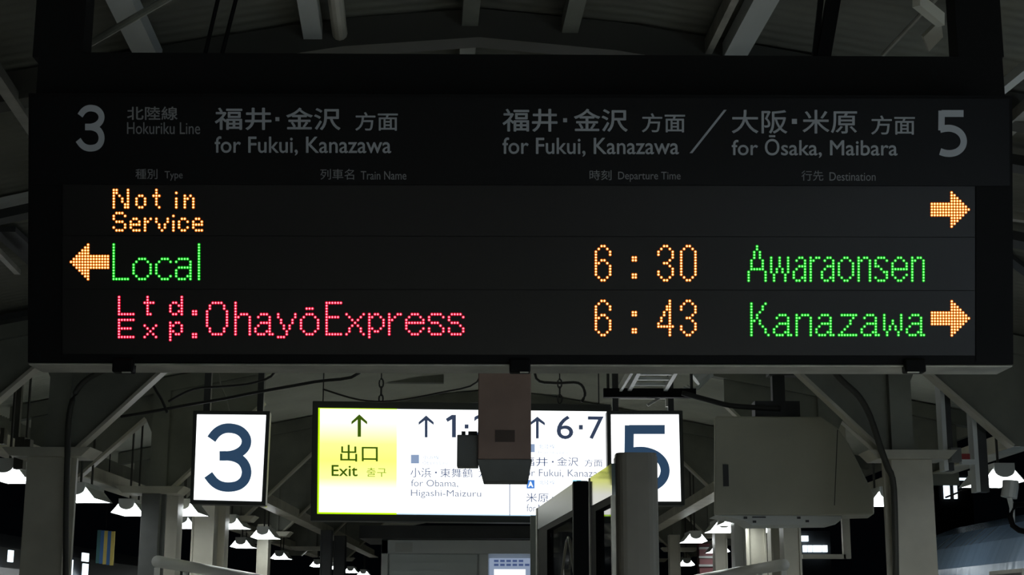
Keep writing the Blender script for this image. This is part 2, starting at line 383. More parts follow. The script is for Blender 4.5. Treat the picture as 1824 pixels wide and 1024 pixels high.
# further columns along both edges
for x0, x1, Y, mk, lb in (
 (281, 313, 14.4, 'cream', 'cream column next to the grey column, left under the big 3 sign'),
 (339, 379, 16.2, 'cream', 'broad cream column below the lower left corner of the big 3 sign'),
 (381, 399, 16.6, 'cream', 'narrow bright cream column below the middle of the big 3 sign'),
 (457, 477, 20.2, 'cream', 'thin cream column under the right corner of the big 3 sign'),
 (1397, 1428, 14.9, 'cream', 'grey cream column under the right part of the ivory cabinet'),
 (1374, 1396, 17.0, 'cream', 'pale column half hidden behind the grey cream column under the cabinet'),
 (1332, 1366, 16.6, 'cream', 'broad cream column under the middle of the ivory cabinet'),
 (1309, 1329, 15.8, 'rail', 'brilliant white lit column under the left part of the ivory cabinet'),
 (1274, 1296, 19.2, 'cream', 'bright cream column below the lamp at the cabinet corner'),
 (1193, 1212, 22.5, 'cream', 'cream column immediately right of the grey round post'),
 (570, 589, 21.5, 'dark', 'dark post under the left end of the exit sign'),
 (594, 614, 23.0, 'dark', 'second dark post under the left end of the exit sign')):
    a, b = U(x0, 1000, Y), U(x1, 1000, Y)
    t = thing('column', lb, 'column', ((a.x + b.x) / 2, Y + 0.1, 0), 'columns along the platform'); w = b.x - a.x
    t['kind'] = 'thing'
    MB().box((a.x + 0.02, Y, 0), (b.x - 0.02, Y + 0.2, 2.8)).build('shaft', M[mk], t)
    MB().box((a.x, Y - 0.02, 0), (a.x + 0.02, Y + 0.22, 2.8)).build('flange', M[mk], t)
    MB().box((b.x - 0.02, Y - 0.02, 0), (b.x, Y + 0.22, 2.8)).build('flange', M[mk], t)

# girders under the eaves that carry the lamps
for x, ya, lb in ((-3.94, 2, 'long eaves girder over the left outer lamp row'), (-2.72, 13.7, 'inner girder over the left lamps under the big 3 sign'),
                  (3.92, 2, 'long eaves girder over the right outer lamp row'), (2.26, 14.6, 'inner girder over the right lamps beside the ivory cabinet')):
    t = thing('girder', lb, 'girder', (x, ya, 2.86), 'girders carrying the lamp rows')
    MB().box((x - 0.09, ya, 2.86), (x + 0.09, 33, 2.875)).build('flange', M['cream'], t)
    MB().box((x - 0.008, ya, 2.875), (x + 0.008, 33, 3.02)).build('web', M['cream'], t)

# purlins under the near roof
def on_roof(px, py, off=0.065):
    d = ray(px, py); s = 10.0
    for _ in range(40):
        p = EYE + d * s; s += (zroof(p.x) - off - p.z) / (d.z + 0.2 * abs(d.x))
    return EYE + d * s
for i, (x0, x1, w, mk, lb) in enumerate((
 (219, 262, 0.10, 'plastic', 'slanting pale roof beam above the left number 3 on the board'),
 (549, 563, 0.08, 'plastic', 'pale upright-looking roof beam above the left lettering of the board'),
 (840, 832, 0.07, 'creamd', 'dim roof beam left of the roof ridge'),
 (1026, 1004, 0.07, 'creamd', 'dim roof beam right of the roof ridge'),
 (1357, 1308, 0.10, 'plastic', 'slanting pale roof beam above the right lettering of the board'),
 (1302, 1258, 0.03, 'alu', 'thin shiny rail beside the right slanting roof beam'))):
    a, b = on_roof(x0, 0), on_roof(x1, 90); d = (b - a)
    tag(MB().bar(a - d * 3.0, b + d * 1.4, w, 0.07).build('purlin', M[mk]), lb, 'roof beam', 'beams running under the roof')
a, b = on_roof(598, 0, 0.09), on_roof(609, 90, 0.09); d = b - a
tag(MB().tube([a - d * 2, b + d * 2], 0.033, 12).build('roof_pipe', M['cream']), 'round pale pipe beside the roof beam above the board', 'pipe')
a, b = on_roof(165, 75, 0.16), on_roof(280, 8, 0.16); d = b - a
tag(MB().tube([a - d * 0.1, b + d * 0.7], 0.014, 8).build('brace_rod', M['creamd']), 'thin diagonal brace rod crossing the left slanting roof beam', 'brace')
a, b = on_roof(1580, 90, 0.16), on_roof(1660, 5, 0.16); d = b - a
tag(MB().tube([a - d * 0.1, b + d * 0.5], 0.009, 8).build('brace_rod', M['alu']), 'thin shiny brace rod at the upper right above the board', 'brace')
m = MB(); a, b = on_roof(1632, 0, 0.2), on_roof(1676, 36, 0.2); m.bar(a, b, 0.03, 0.05)
m.prism([on_roof(1676, 36, 0.2), on_roof(1680, 66, 0.2), on_roof(1655, 92, 0.2), on_roof(1645, 66, 0.2)], (0.0, 0.03, 0.02))
tag(m.build('bracket', M['cream']), 'small pale gusset bracket under the roof at the upper right', 'bracket')

def roof_bar(name, label, cat, p0, p1, w, h, mk, off=0.1, e0=2.2, e1=2.2):
    a, b = on_roof(*p0, off), on_roof(*p1, off); d = b - a
    tag(MB().bar(a - d * e0, b + d * e1, w, h).build(name, M[mk]), label, cat, 'small bars under the roof beside the board')
roof_bar('cross_bar', 'dark cross bar with bolts under the roof left of the board', 'bar', (0, 387), (50, 376), 0.10, 0.05, 'dark', 0.12)
roof_bar('cross_bar', 'pale strip along a cross bar left of the board', 'bar', (0, 363), (50, 352), 0.10, 0.03, 'plastic', 0.04)
roof_bar('slanting_bar', 'dark slanting bar left of the board at half height', 'bar', (5, 408), (60, 458), 0.14, 0.03, 'dark', 0.04, 0.0, 1.0)
roof_bar('slanting_bar', 'thin shiny slanting bar left of the board at half height', 'bar', (0, 452), (30, 483), 0.035, 0.03, 'alu', 0.14, 0.4, 0.05)
roof_bar('slanting_bar', 'grey pipe slanting down to the upper left corner of the board', 'bar', (0, 140), (50, 215), 0.05, 0.05, 'alu', 0.14)
roof_bar('cross_bar', 'dark cross bar low left of the board', 'bar', (0, 570), (55, 560), 0.12, 0.04, 'dark', 0.06)
roof_bar('slanting_bar', 'bright shiny tube beside the right hanger post of the board', 'bar', (1780, 160), (1824, 124), 0.04, 0.04, 'plastic', 0.14)
roof_bar('slanting_bar', 'short pale bar at the upper right corner of the board', 'bar', (1800, 222), (1824, 200), 0.07, 0.05, 'alu', 0.12)
roof_bar('cross_bar', 'upper dark cross bar right of the board', 'bar', (1800, 290), (1824, 294), 0.12, 0.05, 'dark')
roof_bar('cross_bar', 'middle grey cross bar right of the board', 'bar', (1800, 385), (1824, 388), 0.05, 0.04, 'alu')
roof_bar('cross_bar', 'lower dark cross bar right of the board', 'bar', (1800, 425), (1824, 430), 0.14, 0.05, 'dark')
roof_bar('slanting_bar', 'dark crossing bar right of the board below the cross bars', 'bar', (1800, 462), (1824, 480), 0.06, 0.03, 'dark', 0.05, 0.4, 0.8)

# ---------------------------------------------------------------- the departure board
DEP = 5.33
bc = EYE + ray(927.5, 408).normalized() * (DEP / (-(CR.inverted() @ ray(927.5, 408).normalized()).z))
TILT = R(11.8)
bn = Matrix.Rotation(-YAW, 3, 'Z') @ Vector((0, -math.cos(TILT), -math.sin(TILT)))
BP = Plane(bc, bn)
board = thing('departure_board', 'long black double-sided train departure board with lit dot-matrix lines hanging in front', 'departure board', bc)
tl, tr, br, bl = BP.at(51, 166), BP.at(1803, 170), BP.at(1805, 648.5), BP.at(49.5, 645)
m = MB()                              # trapezoid housing: both faces lean out at the top
back = 0.19
m.add([tl, tr, br, bl, tl + Vector((0, 2 * 0.1 + back, 0)), tr + Vector((0, 0.2 + back, 0)), br + Vector((0, back, 0)), bl + Vector((0, back, 0))],
      [(0,1,2,3), (4,7,6,5), (0,4,5,1), (2,6,7,3), (1,5,6,2), (0,3,7,4)])
m.build('housing', M['black'], board)
m = MB()
for (x0, y0), (x1, y1) in (((51, 166), (1803, 170)),): pass
m.prism([bl + Vector((0, 0.012, -0.001)), br + Vector((0, 0.012, -0.001)), br + Vector((0, back - 0.005, -0.001)), bl + Vector((0, back - 0.005, -0.001))], (0, 0, -0.006))
m.build('bottom_plate', M['alu'], board)
m = MB()
m.tube([bl + Vector((0.01, 0.006, -0.006)), br + Vector((-0.01, 0.006, -0.006))], 0.004, 6)
m.build('bottom_trim', M['alu'], board)
slab(MB(), BP, [(57, 172), (1797, 176), (1798, 331), (56, 328)], 0.0, 0.004).build('header_panel', M['header'], board)
for ya, yb in ((331, 421), (422, 516), (517, 632)):
    slab(MB(), BP, [(112, ya - 2), (1736, ya + 1), (1736, yb + 1), (112, yb - 2)], 0.0, 0.004).build('display_window', M['led'], board)
slab(MB(), BP, [(56, 330), (110, 330), (110, 640), (55, 640)], 0.0, 0.003).build('side_panel', M['black'], board)
slab(MB(), BP, [(1738, 333), (1798, 333), (1799, 642), (1738, 642)], 0.0, 0.003).build('side_panel', M['black'], board)
SL = 0.0022; OFF = 0.0055
def leg(name, mk, items):
    m = MB()
    for it in items:
        if isinstance(it[0], str): text(m, it[0], BP, *it[1:5], OFF, it[5] if len(it) > 5 else 0.0, 0, SL)
        else: rect(m, BP, *it, OFF)
    return m.build(name, M[mk], board)
numeral(MB(), '3', BP, 134, 187, 187, 270, OFF).build('platform_number', M['legend'], board)['label'] = 'grey figure 3'
numeral(MB(), '5', BP, 1671, 197, 1721, 279, OFF, 1.12).build('platform_number', M['legend'], board)['label'] = 'grey figure 5'
leg('lettering', 'legend3', [('北陸線', 227, 190, 317, 214, 0.7), ('Hokuriku Line', 227, 218, 357, 239, 0.0)])
leg('lettering', 'legend2', [('福井', 383, 192, 484, 232, 1.2), ('金沢', 510, 192, 607, 232, 1.2), (491, 209, 498, 216), ('方面', 633, 200, 709, 233, 0.7), ('for Fukui, Kanazawa', 383, 243, 697, 277, 0.7)])
leg('lettering', 'legend2', [('福井', 895, 194, 993, 235, 1.2), ('金沢', 1022, 194, 1118, 235, 1.2), (1003, 211, 1010, 218), ('方面', 1143, 202, 1220, 236, 0.7), ('for Fukui, Kanazawa', 895, 245, 1209, 279, 0.7)])
m = MB(); poly(m, BP, [(1228, 273), (1233, 273), (1294, 196), (1289, 196)], OFF); m.build('slash', M['legend2'], board)
leg('lettering', 'legend2', [('大阪', 1303, 196, 1402, 238, 0.8), ('米原', 1429, 196, 1526, 238, 0.8), ('方面', 1551, 206, 1629, 240, 0.7), ('for Ōsaka, Maibara', 1303, 241, 1598, 281, 0.7)])
leg('middle_dot', 'legend2', [(1410, 212, 1419, 221)])
leg('lettering', 'legend3', [('種別', 242, 301, 281, 319), ('Type', 294, 305, 326, 322)])
leg('lettering', 'legend3', [('列車名', 571, 301, 631, 320), ('Train Name', 643, 305, 724, 320)])
leg('lettering', 'legend3', [('時刻', 1050, 303, 1089, 321), ('Departure Time', 1101, 306, 1212, 324)])
leg('lettering', 'legend3', [('行先', 1427, 304, 1466, 322), ('Destination', 1477, 307, 1559, 322)])

def parse(rows): return [(c, r) for r, line in rows for c, ch in enumerate(line) if ch == 'X']
def G(c0, r0, *lines): return [(c0 + c, r0 + r) for r, l in enumerate(lines) for c, ch in enumerate(l) if ch == 'X']
def V(c, r0, r1): return [(c, r) for r in range(r0, r1 + 1)]
bx = (BP.at(1500, 408) - BP.at(300, 408)); bx = bx.normalized(); bz = bn.cross(bx) * -1
if bz.z < 0: bz = -bz
RI = math.tan(R(0.0))
def led_line(name, label, cells, px, py, pitch, mk, pv=None):    # px, py: photo point of the first diode
    o = BP.at(px, py, 0.0045)
    sc = (BP.at(px + 10, py) - BP.at(px, py)).length / 10
    st, sv = sc * pitch, sc * (pv or pitch)
    m = MB(); n = 10
    ang = [2 * math.pi * k / n for k in range(n)]
    for c, r in sorted(set(cells)):
        p = o + bx * (c * st) - bz * (r * sv)
        def ring(rad, h): return [p + bx * (rad * math.cos(t)) + bz * (rad * math.sin(t)) + bn * h for t in ang]
        r0, r1 = st * 0.44, st * 0.58
        lens = ring(r1, 0.0) + ring(r0 * 0.98, 0.0012)
        m.add(lens, [(k, (k + 1) % n, n + (k + 1) % n, n + k) for k in range(n)] + [list(range(n, 2 * n))], 1)
        core = ring(st * 0.28, 0.0013) + ring(st * 0.20, 0.0028) + [p + bn * 0.0033]
        m.add(core, [(k, (k + 1) % n, n + (k + 1) % n, n + k) for k in range(n)] + [(n + k, n + (k + 1) % n, 2 * n) for k in range(n)], 0)
    ob = m.build(name, [M[mk[0]], M[mk[1]]], board); ob['label'] = label
    return ob
AM, RD, GN = ('amber', 'amberl'), ('redc', 'redl'), ('grn', 'grnl')
sm_e = ('.XX.', 'X..X', 'XXXX', 'X...', '.XXX')
notin = G(0, 0, 'XX...X', 'XX...X', 'X.X..X', 'X..X.X', 'X..X.X', 'X...XX', 'X...XX') + G(8, 2, '.XX.', 'X..X', 'X..X', 'X..X', '.XX.') + \
        G(14, 0, '.X.', '.X.', 'XXX', '.X.', '.X.', '.X.', '..X') + [(22, 1)] + V(22, 3, 6) + G(25, 2, 'X.X.', 'XX.X', 'X..X', 'X..X', 'X..X')
serv = G(0, 8, '.XXX.', 'X...X', 'X....', '.XXX.', '....X', 'X...X', '.XXX.') + G(6, 10, *sm_e) + G(11, 10, 'X.X', 'XX.', 'X..', 'X..', 'X..') + \
       G(15, 10, 'X...X', 'X...X', '.X.X.', '.X.X.', '..X..') + [(21, 9)] + V(21, 11, 14) + G(23, 10, '.XX.', 'X..X', 'X...', 'X..X', '.XX.') + G(28, 10, *sm_e)
led_line('dot_matrix_text', 'amber lit words Not in Service', notin + serv, 203.4, 338.6, 5.055, AM, 5.13)
arrow_r = [(c, r) for c in range(7) for r in range(4, 9)] + [(7 + k, r) for k in range(7) for r in range(k, 13 - k)]
arrow_l = [(-c, r) for c, r in arrow_r]
led_line('dot_matrix_arrow', 'amber arrow pointing left', arrow_l, 193.1, 435.9, 5.06, AM, 5.1)
led_line('dot_matrix_arrow', 'upper amber arrow pointing right', arrow_r, 1659.0, 343.1, 5.04, AM)
led_line('dot_matrix_arrow', 'lower amber arrow pointing right', arrow_r, 1659.4, 536.7, 5.03, AM)
o_rows = ('..XXX..', '.X...X.', 'X.....X', 'X.....X', 'X.....X', 'X.....X', '.X...X.', '..XXX..')
local = V(0, 0, 12) + [(c, 12) for c in range(6)] + G(7, 5, *o_rows) + G(15, 5, '..XXX.', '.X...X', 'X.....', 'X.....', 'X.....', 'X.....', '.X...X', '..XXX.') + \
        G(22, 5, '.XXXX.', 'X....X', '.....X', '.XXXXX', 'X....X', 'X....X', 'X...XX', '.XXX.X') + V(30, 0, 12)
led_line('dot_matrix_text', 'green lit word Local', local, 203.2, 435.7, 5.06, GN, 5.108)
A12 = ('..XXX..', '.X...X.', '.....X.', '..XXXX.', '.X...X.', 'X....X.', 'X...XX.', '.XXX.XX')
ltd = V(0, 0, 6) + [(c, 6) for c in range(6)] + G(0, 8, 'XXXXXX', 'X', 'X', 'XXXXX', 'X', 'X', 'XXXXXX') + G(9, 0, '.X..', '.X..', 'XXXX', '.X..', '.X..', '.X..', '.XX.') + \
      G(9, 10, 'X...X', '.X.X.', '..X..', '.X.X.', 'X...X') + G(18, 0, '....X', '....X', '.XX.X', 'X..XX', 'X...X', 'X..XX', '.XX.X') + \
      G(18, 9, 'X.XX.', 'XX..X', 'X...X', 'XX..X', 'X.XX.', 'X....', 'X....') + G(26, 5, 'XX', 'XX') + G(26, 13, 'XX', 'XX')
led_line('dot_matrix_text', 'red lit abbreviation Ltd Exp', ltd, 212.8, 529.0, 5.07, RD, 5.08)
S8 = ('.XXXX.', 'X....X', 'X.....', '.XXX..', '....X.', 'X....X', 'X....X', '.XXXX.')
oh = G(0, 0, '..XXXX..', '.X....X.', '.X....X.', 'X......X', 'X......X', 'X......X', 'X......X', 'X......X', 'X......X', '.X....X.', '.X....X.', '..XXXX..') + \
     V(10, 0, 11) + G(10, 4, '..XXX.', '.X...X') + V(15, 6, 11) + G(17, 4, *A12) + \
     G(25, 4, 'X.....X', 'X.....X', '.X...X.', '.X...X.', '..X.X..', '..X.X..', '...X...', '...X...', 'XXX....') + G(35, 2, 'XXX') + G(33, 4, *o_rows) + \
     V(42, 0, 11) + G(42, 0, 'XXXXXX') + G(42, 5, 'XXXXX') + G(42, 11, 'XXXXXX') + \
     G(49, 4, 'X.....X', '.X...X.', '..X.X..', '...X...', '..X.X..', '.X...X.', '.X...X.', 'X.....X') + \
     G(57, 4, 'X.XX..', 'XX..X.', 'X....X', 'X....X', 'X....X', 'XX..X.', 'X.XX..', 'X.....', 'X.....') + \
     G(64, 4, 'X..XX', 'X.X..', 'XX...', 'X', 'X', 'X', 'X', 'X') + \
     G(70, 4, '..XXX..', '.X...X.', 'X.....X', 'XXXXXXX', 'X......', 'X.....X', '.X...X.', '..XXX..') + G(78, 4, *S8) + G(85, 4, *S8)
led_line('dot_matrix_text', 'red lit words Ohayo Express', oh, 369.4, 539.4, 5.065, RD, 5.07)
six = ('..XX..', '.X..X.', 'X....X', 'X....X', 'X.....', 'X.XX..', 'XX..X.', 'X....X', 'X....X', 'X....X', 'X....X', '.X..X.', '..XX..')
three = ('..XX..', '.X..X.', 'X....X', 'X....X', '.....X', '....X.', '..XX..', '....X.', '.....X', 'X....X', 'X....X', '.X..X.', '..XX..')
zero = ('..XX..', '.X..X.') + ('X....X',) * 9 + ('.X..X.', '..XX..')
four = ('....X.', '....X.', '...XX.', '...XX.', '..X.X.', '..X.X.', '.X..X.', '.X..X.', 'X...X.', 'XXXXXX', '....X.', '....X.', '....X.')
colon = G(13, 4, 'XX', 'XX') + G(13, 10, 'XX', 'XX')
led_line('dot_matrix_text', 'amber lit time 6:30', G(0, 0, *six) + colon + G(22, 0, *three) + G(30, 0, *zero), 1061.3, 438.4, 5.06, AM)
led_line('dot_matrix_text', 'amber lit time 6:43', G(0, 0, *six) + colon + G(22, 0, *four) + G(30, 0, *three), 1061.3, 535.9, 5.06, AM)
A9 = ('..XX.', '.X..X', '....X', '..XXX', '.X..X', 'X...X', 'X...X', 'X..XX', '.XX.X')
n9 = ('X.XX.', 'XX..X') + ('X...X',) * 7
awara = G(0, 0, '...X...', '...X...', '..X.X..', '..X.X..', '..X.X..', '.X...X.', '.X...X.', '.X...X.', '.XXXXX.', 'X.....X', 'X.....X', 'X.....X', 'X.....X') + \
        G(8, 4, 'X..X..X', 'X..X..X', 'X..X..X', 'X..X..X', 'X.X.X.X', 'X.X.X.X', '.X...X.', '.X...X.', '.X...X.') + G(16, 4, *A9) + G(22, 4, 'X.XX', 'XX..', 'X', 'X', 'X', 'X', 'X', 'X', 'X') + \
        G(26, 4, *A9) + G(32, 4, '..XX..', '.X..X.', 'X....X', 'X....X', 'X....X', 'X....X', 'X....X', '.X..X.', '..XX..') + G(39, 4, *n9) + \
        G(45, 4, '.XXX.', 'X...X', 'X....', 'XX...', '..X..', '...XX', '....X', 'X...X', '.XXX.') + \
        G(51, 4, '..XX..', '.X..X.', 'X....X', 'X....X', 'XXXXXX', 'X.....', 'X....X', '.X..X.', '..XX..') + G(58, 4, *n9)
led_line('dot_matrix_text', 'green lit place name Awaraonsen', awara, 1333.0, 438.9, 5.02, GN, 5.07)
kana = G(0, 0, 'X....X.', 'X...X..', 'X...X..', 'X..X...', 'X.X....', 'X.X....', 'XX.X...', 'X..X...', 'X...X..', 'X....X.', 'X....X.', 'X.....X') + \
       G(8, 4, *A12) + G(16, 4, 'X.XXX.', 'XX...X', 'X....X', 'X....X', 'X....X', 'X....X', 'X....X', 'X....X') + G(23, 4, *A12) + \
       G(31, 4, '.XXXXXX', '.....X.', '....X..', '....X..', '...X...', '..X....', '.X.....', 'XXXXXXX') + G(39, 4, *A12) + \
       G(47, 4, 'X.....X', 'X.....X', 'X..X..X', 'X..X..X', 'X.X.X.X', 'X.X.X.X', '.X...X.', '.X...X.') + G(55, 4, *A12)
led_line('dot_matrix_text', 'green lit place name Kanazawa', kana, 1338.0, 540.9, 5.03, GN, 5.07)
for px in (221, 926, 1628):           # latches under the lower edge
    a = BP.at(px, 650)
    t = MB().box(a + Vector((-0.037, -0.022, -0.028)), a + Vector((0.037, 0.03, 0.02))).build('latch', M['black'], board, 0.006)
    MB().box(a + Vector((-0.03 if px > 1500 else 0.0, -0.027, -0.032)), a + Vector((0.03 if px < 1500 else 0.01, -0.018, -0.028))).build('catch', M['alu'], t)
YB = bc.y + 0.10
pbox(MB(), 66, 97, 1788, 185, YB, 0.12).build('hanger_beam', M['blackp'], board)
for x0, x1 in ((57, 146), (1708, 1789)):
    a, b = U(x0, 100, YB), U(x1, 100, YB)
    MB().box((a.x, YB + 0.005, a.z), (b.x, YB + 0.115, zroof((a.x + b.x) / 2) - 0.01)).build('hanger_post', M['blackp'], board)
for x0, x1, w in ((1484, 1463, 0.05), (1462, 1449, 0.02)):
    a, b = U(x0, 0, YB + 0.05), U(x1, 120, YB + 0.05); d = a - b
    MB().bar(b, b + d * ((zroof(b.x) - 0.02 - b.z) / d.z), w, w).build('hanger_rod', M['black'], board)
for x0, x1 in ((388, 362), (420, 392)):
    a, b = U(x0, 0, YB + 0.06), U(x1, 110, YB + 0.06); d = a - b
    MB().tube([b, b + d * ((zroof(b.x) - 0.02 - b.z) / d.z)], 0.008, 8).build('hanger_rod', M['black'], board)

# ---------------------------------------------------------------- lit platform number signs
def number_sign(digit, corners, nb, Y, rz, label, posts, zp):
    cx = sum(c[0] for c in corners) / 4; cy = sum(c[1] for c in corners) / 4
    pl = upright(cx, cy, Y, rz)
    root = thing('platform_number_sign', label, 'platform sign', U(cx, corners[2][1] + 6, Y), 'lit platform number signs')
    (ax, ay), (bx_, by), (cx_, cy_), (dx, dy) = corners; e = 7
    slab(MB(), pl, [(ax - e, ay - e), (bx_ + e, by - e), (cx_ + e, cy_ + e), (dx - e, dy + e)], -0.16, 0.0).build('case', M['frame'], root, 0.006)
    m = MB(); slab(m, pl, corners, 0.0, 0.004); m.build('lit_panel', M['white'], root, 0.003)
    m = MB(); numeral(m, digit, pl, *nb, 0.0055); m.build('numeral', M['ink'], root)
    top = pl.at(cx, ay - e)
    for x0, x1 in posts:
        a, b = pl.at(x0, ay - e), pl.at(x1, by - e)
        q = (a + b) / 2 - pl.n * 0.08; w = (b - a).length
        MB().box((q.x - w / 2, q.y - w / 2, q.z - 0.01), (q.x + w / 2, q.y + w / 2, zroof(q.x))).build('hanger_post', M['dark'], root)
    return root, pl
r3, p3 = number_sign('3', [(351, 738), (474, 739), (466, 893), (345, 890)], (361, 754, 448, 876), 12.05, R(4.5),
    'white lit platform sign with a big dark blue 3', ((361, 373), (457, 468)), 0)
slab(MB(), p3, [(474.5, 738), (477.5, 738), (472, 900), (469, 900)], -0.20, -0.161).build('edge_strip', M['strip_glow'], r3)  # glow added so the strip shows as a line of yellow light
m = MB(); a = p3.at(400, 731) - p3.n * 0.08
m.tube([a + Vector((0.03, 0, 0)), a + Vector((0.0, 0, 0.12)), a + Vector((-0.05, 0, 0.22)), a + Vector((-0.1, 0, zbeam(a.x) - a.z))], 0.006, 6)
m.build('hanger_chain', M['alu'], r3)
r5, p5 = number_sign('5', [(1088, 738), (1209, 738), (1213, 893), (1090, 893)], (1112, 757, 1193, 878), 12.05, R(0.5),
    'white lit platform sign with a big dark blue 5, half hidden by a round post', ((1092, 1103), (1192, 1202)), 0)

# ---------------------------------------------------------------- the lit exit sign
YE, RE = 14.3, R(6.0)
pe = upright(825, 822, YE, RE)
ex = thing('exit_sign', 'wide white and yellow lit exit and transfer sign hanging over the platform', 'direction sign', U(825, 925, YE))
slab(MB(), pe, [(557, 714), (1088, 720), (1090, 932), (553, 927)], -0.22, 0.0).build('case', M['frame'], ex, 0.006)
slab(MB(), pe, [(567.7, 727), (707, 728.6), (706.5, 915.3), (565.3, 913.8)], 0.0, 0.004).build('yellow_panel', M['exit'], ex)
slab(MB(), pe, [(707, 728.6), (1083, 733), (1085, 919.5), (706.5, 915.3)], 0.0, 0.004).build('white_panel', M['white'], ex)
m = MB(); poly(m, pe, [(565, 912), (706.5, 913.6), (706.5, 916.5), (565, 915)], 0.0048); poly(m, pe, [(565, 914), (568, 914), (570.2, 727), (567, 727)], 0.0048); poly(m, pe, [(567, 726.3), (707, 728), (707, 729.4), (567, 727.6)], 0.0048)
m.build('panel_edge', M['green_rim'], ex)
m = MB(); poly(m, pe, [(707, 914), (1085, 918.6), (1085, 920.5), (707, 916.2)], 0.0048); m.build('panel_edge', M['whiter'], ex)
m = MB(); poly(m, pe, [(907.2, 731), (908.6, 731), (908.6, 918), (907.2, 918)], 0.0052); m.build('panel_joint', M['ink2'], ex)
def arrow_up(cx, yt, yb, hw, hy, mk, th=6.0):
    m = MB()
    poly(m, pe, [(cx - th / 2, yb), (cx + th / 2, yb), (cx + th / 2, yt + 4), (cx - th / 2, yt + 4)], 0.0052)
    for s in (-1, 1): poly(m, pe, [(cx, yt), (cx + s * hw, hy - 5), (cx + s * hw, hy), (cx, yt + 7)][::s], 0.0056)
    return m.build('arrow', M[mk], ex)
arrow_up(640, 738, 778, 14, 756, 'inkg'); arrow_up(759, 740, 779, 13.5, 757, 'ink6', 5); arrow_up(957, 742, 781, 13.5, 758, 'ink6', 5)
SE = 0.011
def elet(name, mk, items):
    m = MB()
    for it in items:
        if isinstance(it[0], str): text(m, it[0], pe, *it[1:5], 0.0054, it[5] if len(it) > 5 else 0.0, 0, SE)
        else: rect(m, pe, *it, 0.0054)
    return m.build(name, M[mk], ex)
elet('lettering', 'inkg', [('出口', 606, 792, 673, 822, 0.6), ('Exit', 590.5, 828, 637, 848, 0.8)])['label'] = 'dark green exit lettering'
elet('lettering', 'inkg2', [('출구', 653, 833, 688, 849, 0.0)])['label'] = 'thin green Korean lettering'
elet('lettering', 'ink6', [(827.5, 756, 834.5, 763.3), ('2', 844, 739, 870, 779, 0.8)])['label'] = 'slate dot and half hidden figure 2'
m = MB(); poly(m, pe, [(804.5, 739), (812, 739), (812, 779), (805, 779), (805, 747), (797, 751.5), (794, 746)], 0.0054); m.build('lettering', M['ink6'], ex)['label'] = 'slate figure 1'
elet('lettering', 'ink6', [('6', 991.5, 740, 1021, 782, 0.6), (1031, 757, 1038, 765), ('7', 1047, 741.5, 1075, 782, 0.6)])['label'] = 'slate figures 6 and 7'
elet('line_square', 'square', [(732, 810, 746.5, 825.5), (940, 791, 952.5, 805.5)])
elet('lettering', 'square', [('小浜線', 753, 811, 782, 818)])
elet('lettering', 'ink4', [('Obama Line', 753, 821, 798, 827), ('Hokuriku Line', 959, 803, 1011, 808)])
elet('lettering', 'ink2', [('小浜', 731, 833, 768, 850), (775, 840, 778, 843), ('東舞鶴', 784, 834, 842, 850), ('方面', 852, 836, 886, 850)])
elet('lettering', 'ink3', [('for Obama,', 732, 854, 816, 868), ('Higashi-Maizuru', 732, 872, 857, 887)])
elet('lettering', 'square', [('北陸線', 959, 791, 988, 799), ('北陸線', 960, 855, 988, 863)])
elet('lettering', 'ink2', [('福井', 929, 814, 976, 830), (983, 821, 986, 824), ('金沢', 992, 814, 1030, 830), ('方面', 1041, 818, 1073, 831)])
elet('lettering', 'ink3', [('for Fukui, Kanazawa', 930, 835, 1086, 850), ('for Maibara', 938, 898, 1000, 911)])
elet('lettering', 'ink2', [('米原', 937, 878, 977, 894), (983, 885, 986, 888)])
elet('badge', 'badge', [(938, 855, 952, 870)])
m = MB(); text(m, 'A', pe, 940.5, 857.5, 949.5, 867.5, 0.0062, 0.8); m.build('badge_letter', M['white'], ex)
elet('badge', 'badge2', [(1020, 855, 1035, 868)])
for px in (679, 1000):
    a = pe.at(px, 716) - pe.n * 0.11
    m = MB(); z1 = zroof(a.x) - 0.015
    for k in range(3):
        c = a + Vector((0, 0, 0.045 + 0.075 * k))
        m.tube([c + (Vector((math.cos(t) * 0.02, 0, math.sin(t) * 0.045)) if k % 2 == 0 else Vector((0, math.cos(t) * 0.02, math.sin(t) * 0.045))) for t in [2 * math.pi * j / 10 for j in range(11)]], 0.008, 6)
    m.tube([a + Vector((0, 0, 0.23)), Vector((a.x, a.y, z1 + 0.02))], 0.006, 6)
    m.build('hanger_chain', M['dark'], ex)
for px in (575, 1070):
    a = pe.at(px, 716) - pe.n * 0.11
    MB().tube([a, Vector((a.x, a.y, zroof(a.x)))], 0.006, 6).build('hanger_wire', M['dark'], ex)

# ---------------------------------------------------------------- hanging equipment box under the board
YH = 7.2
a = U(898, 800, YH); hb = thing('equipment_box', 'brown grey square box hanging down in front of the exit sign', 'equipment box', a)
m = MB(); a, b = U(851, 818, YH), U(946, 818, YH); zt = zbeam(0.0)
m.box((a.x, YH, a.z), (b.x, YH + 0.2, 3.05)); m.build('body', M['brown'], hb, 0.006)
za = a.z; zb = U(898, 857, YH).z
m = MB(); c, d = U(861, 857, YH), U(941, 857, YH)
m.add([(a.x - 0.005, YH - 0.01, za), (b.x + 0.005, YH - 0.01, za), (b.x, YH + 0.21, za), (a.x, YH + 0.21, za),
       (c.x, YH + 0.02, zb), (d.x, YH + 0.02, zb), (d.x, YH + 0.18, zb), (c.x, YH + 0.18, zb)],
      [(0,1,2,3), (4,7,6,5), (0,4,5,1), (1,5,6,2), (2,6,7,3), (3,7,4,0)])
m.build('hood', M['greybox'], hb, 0.004)
m = MB(); pbox(m, 882, 766, 917, 787, YH - 0.004, 0.004); m.build('label_plate', M['label'], hb)
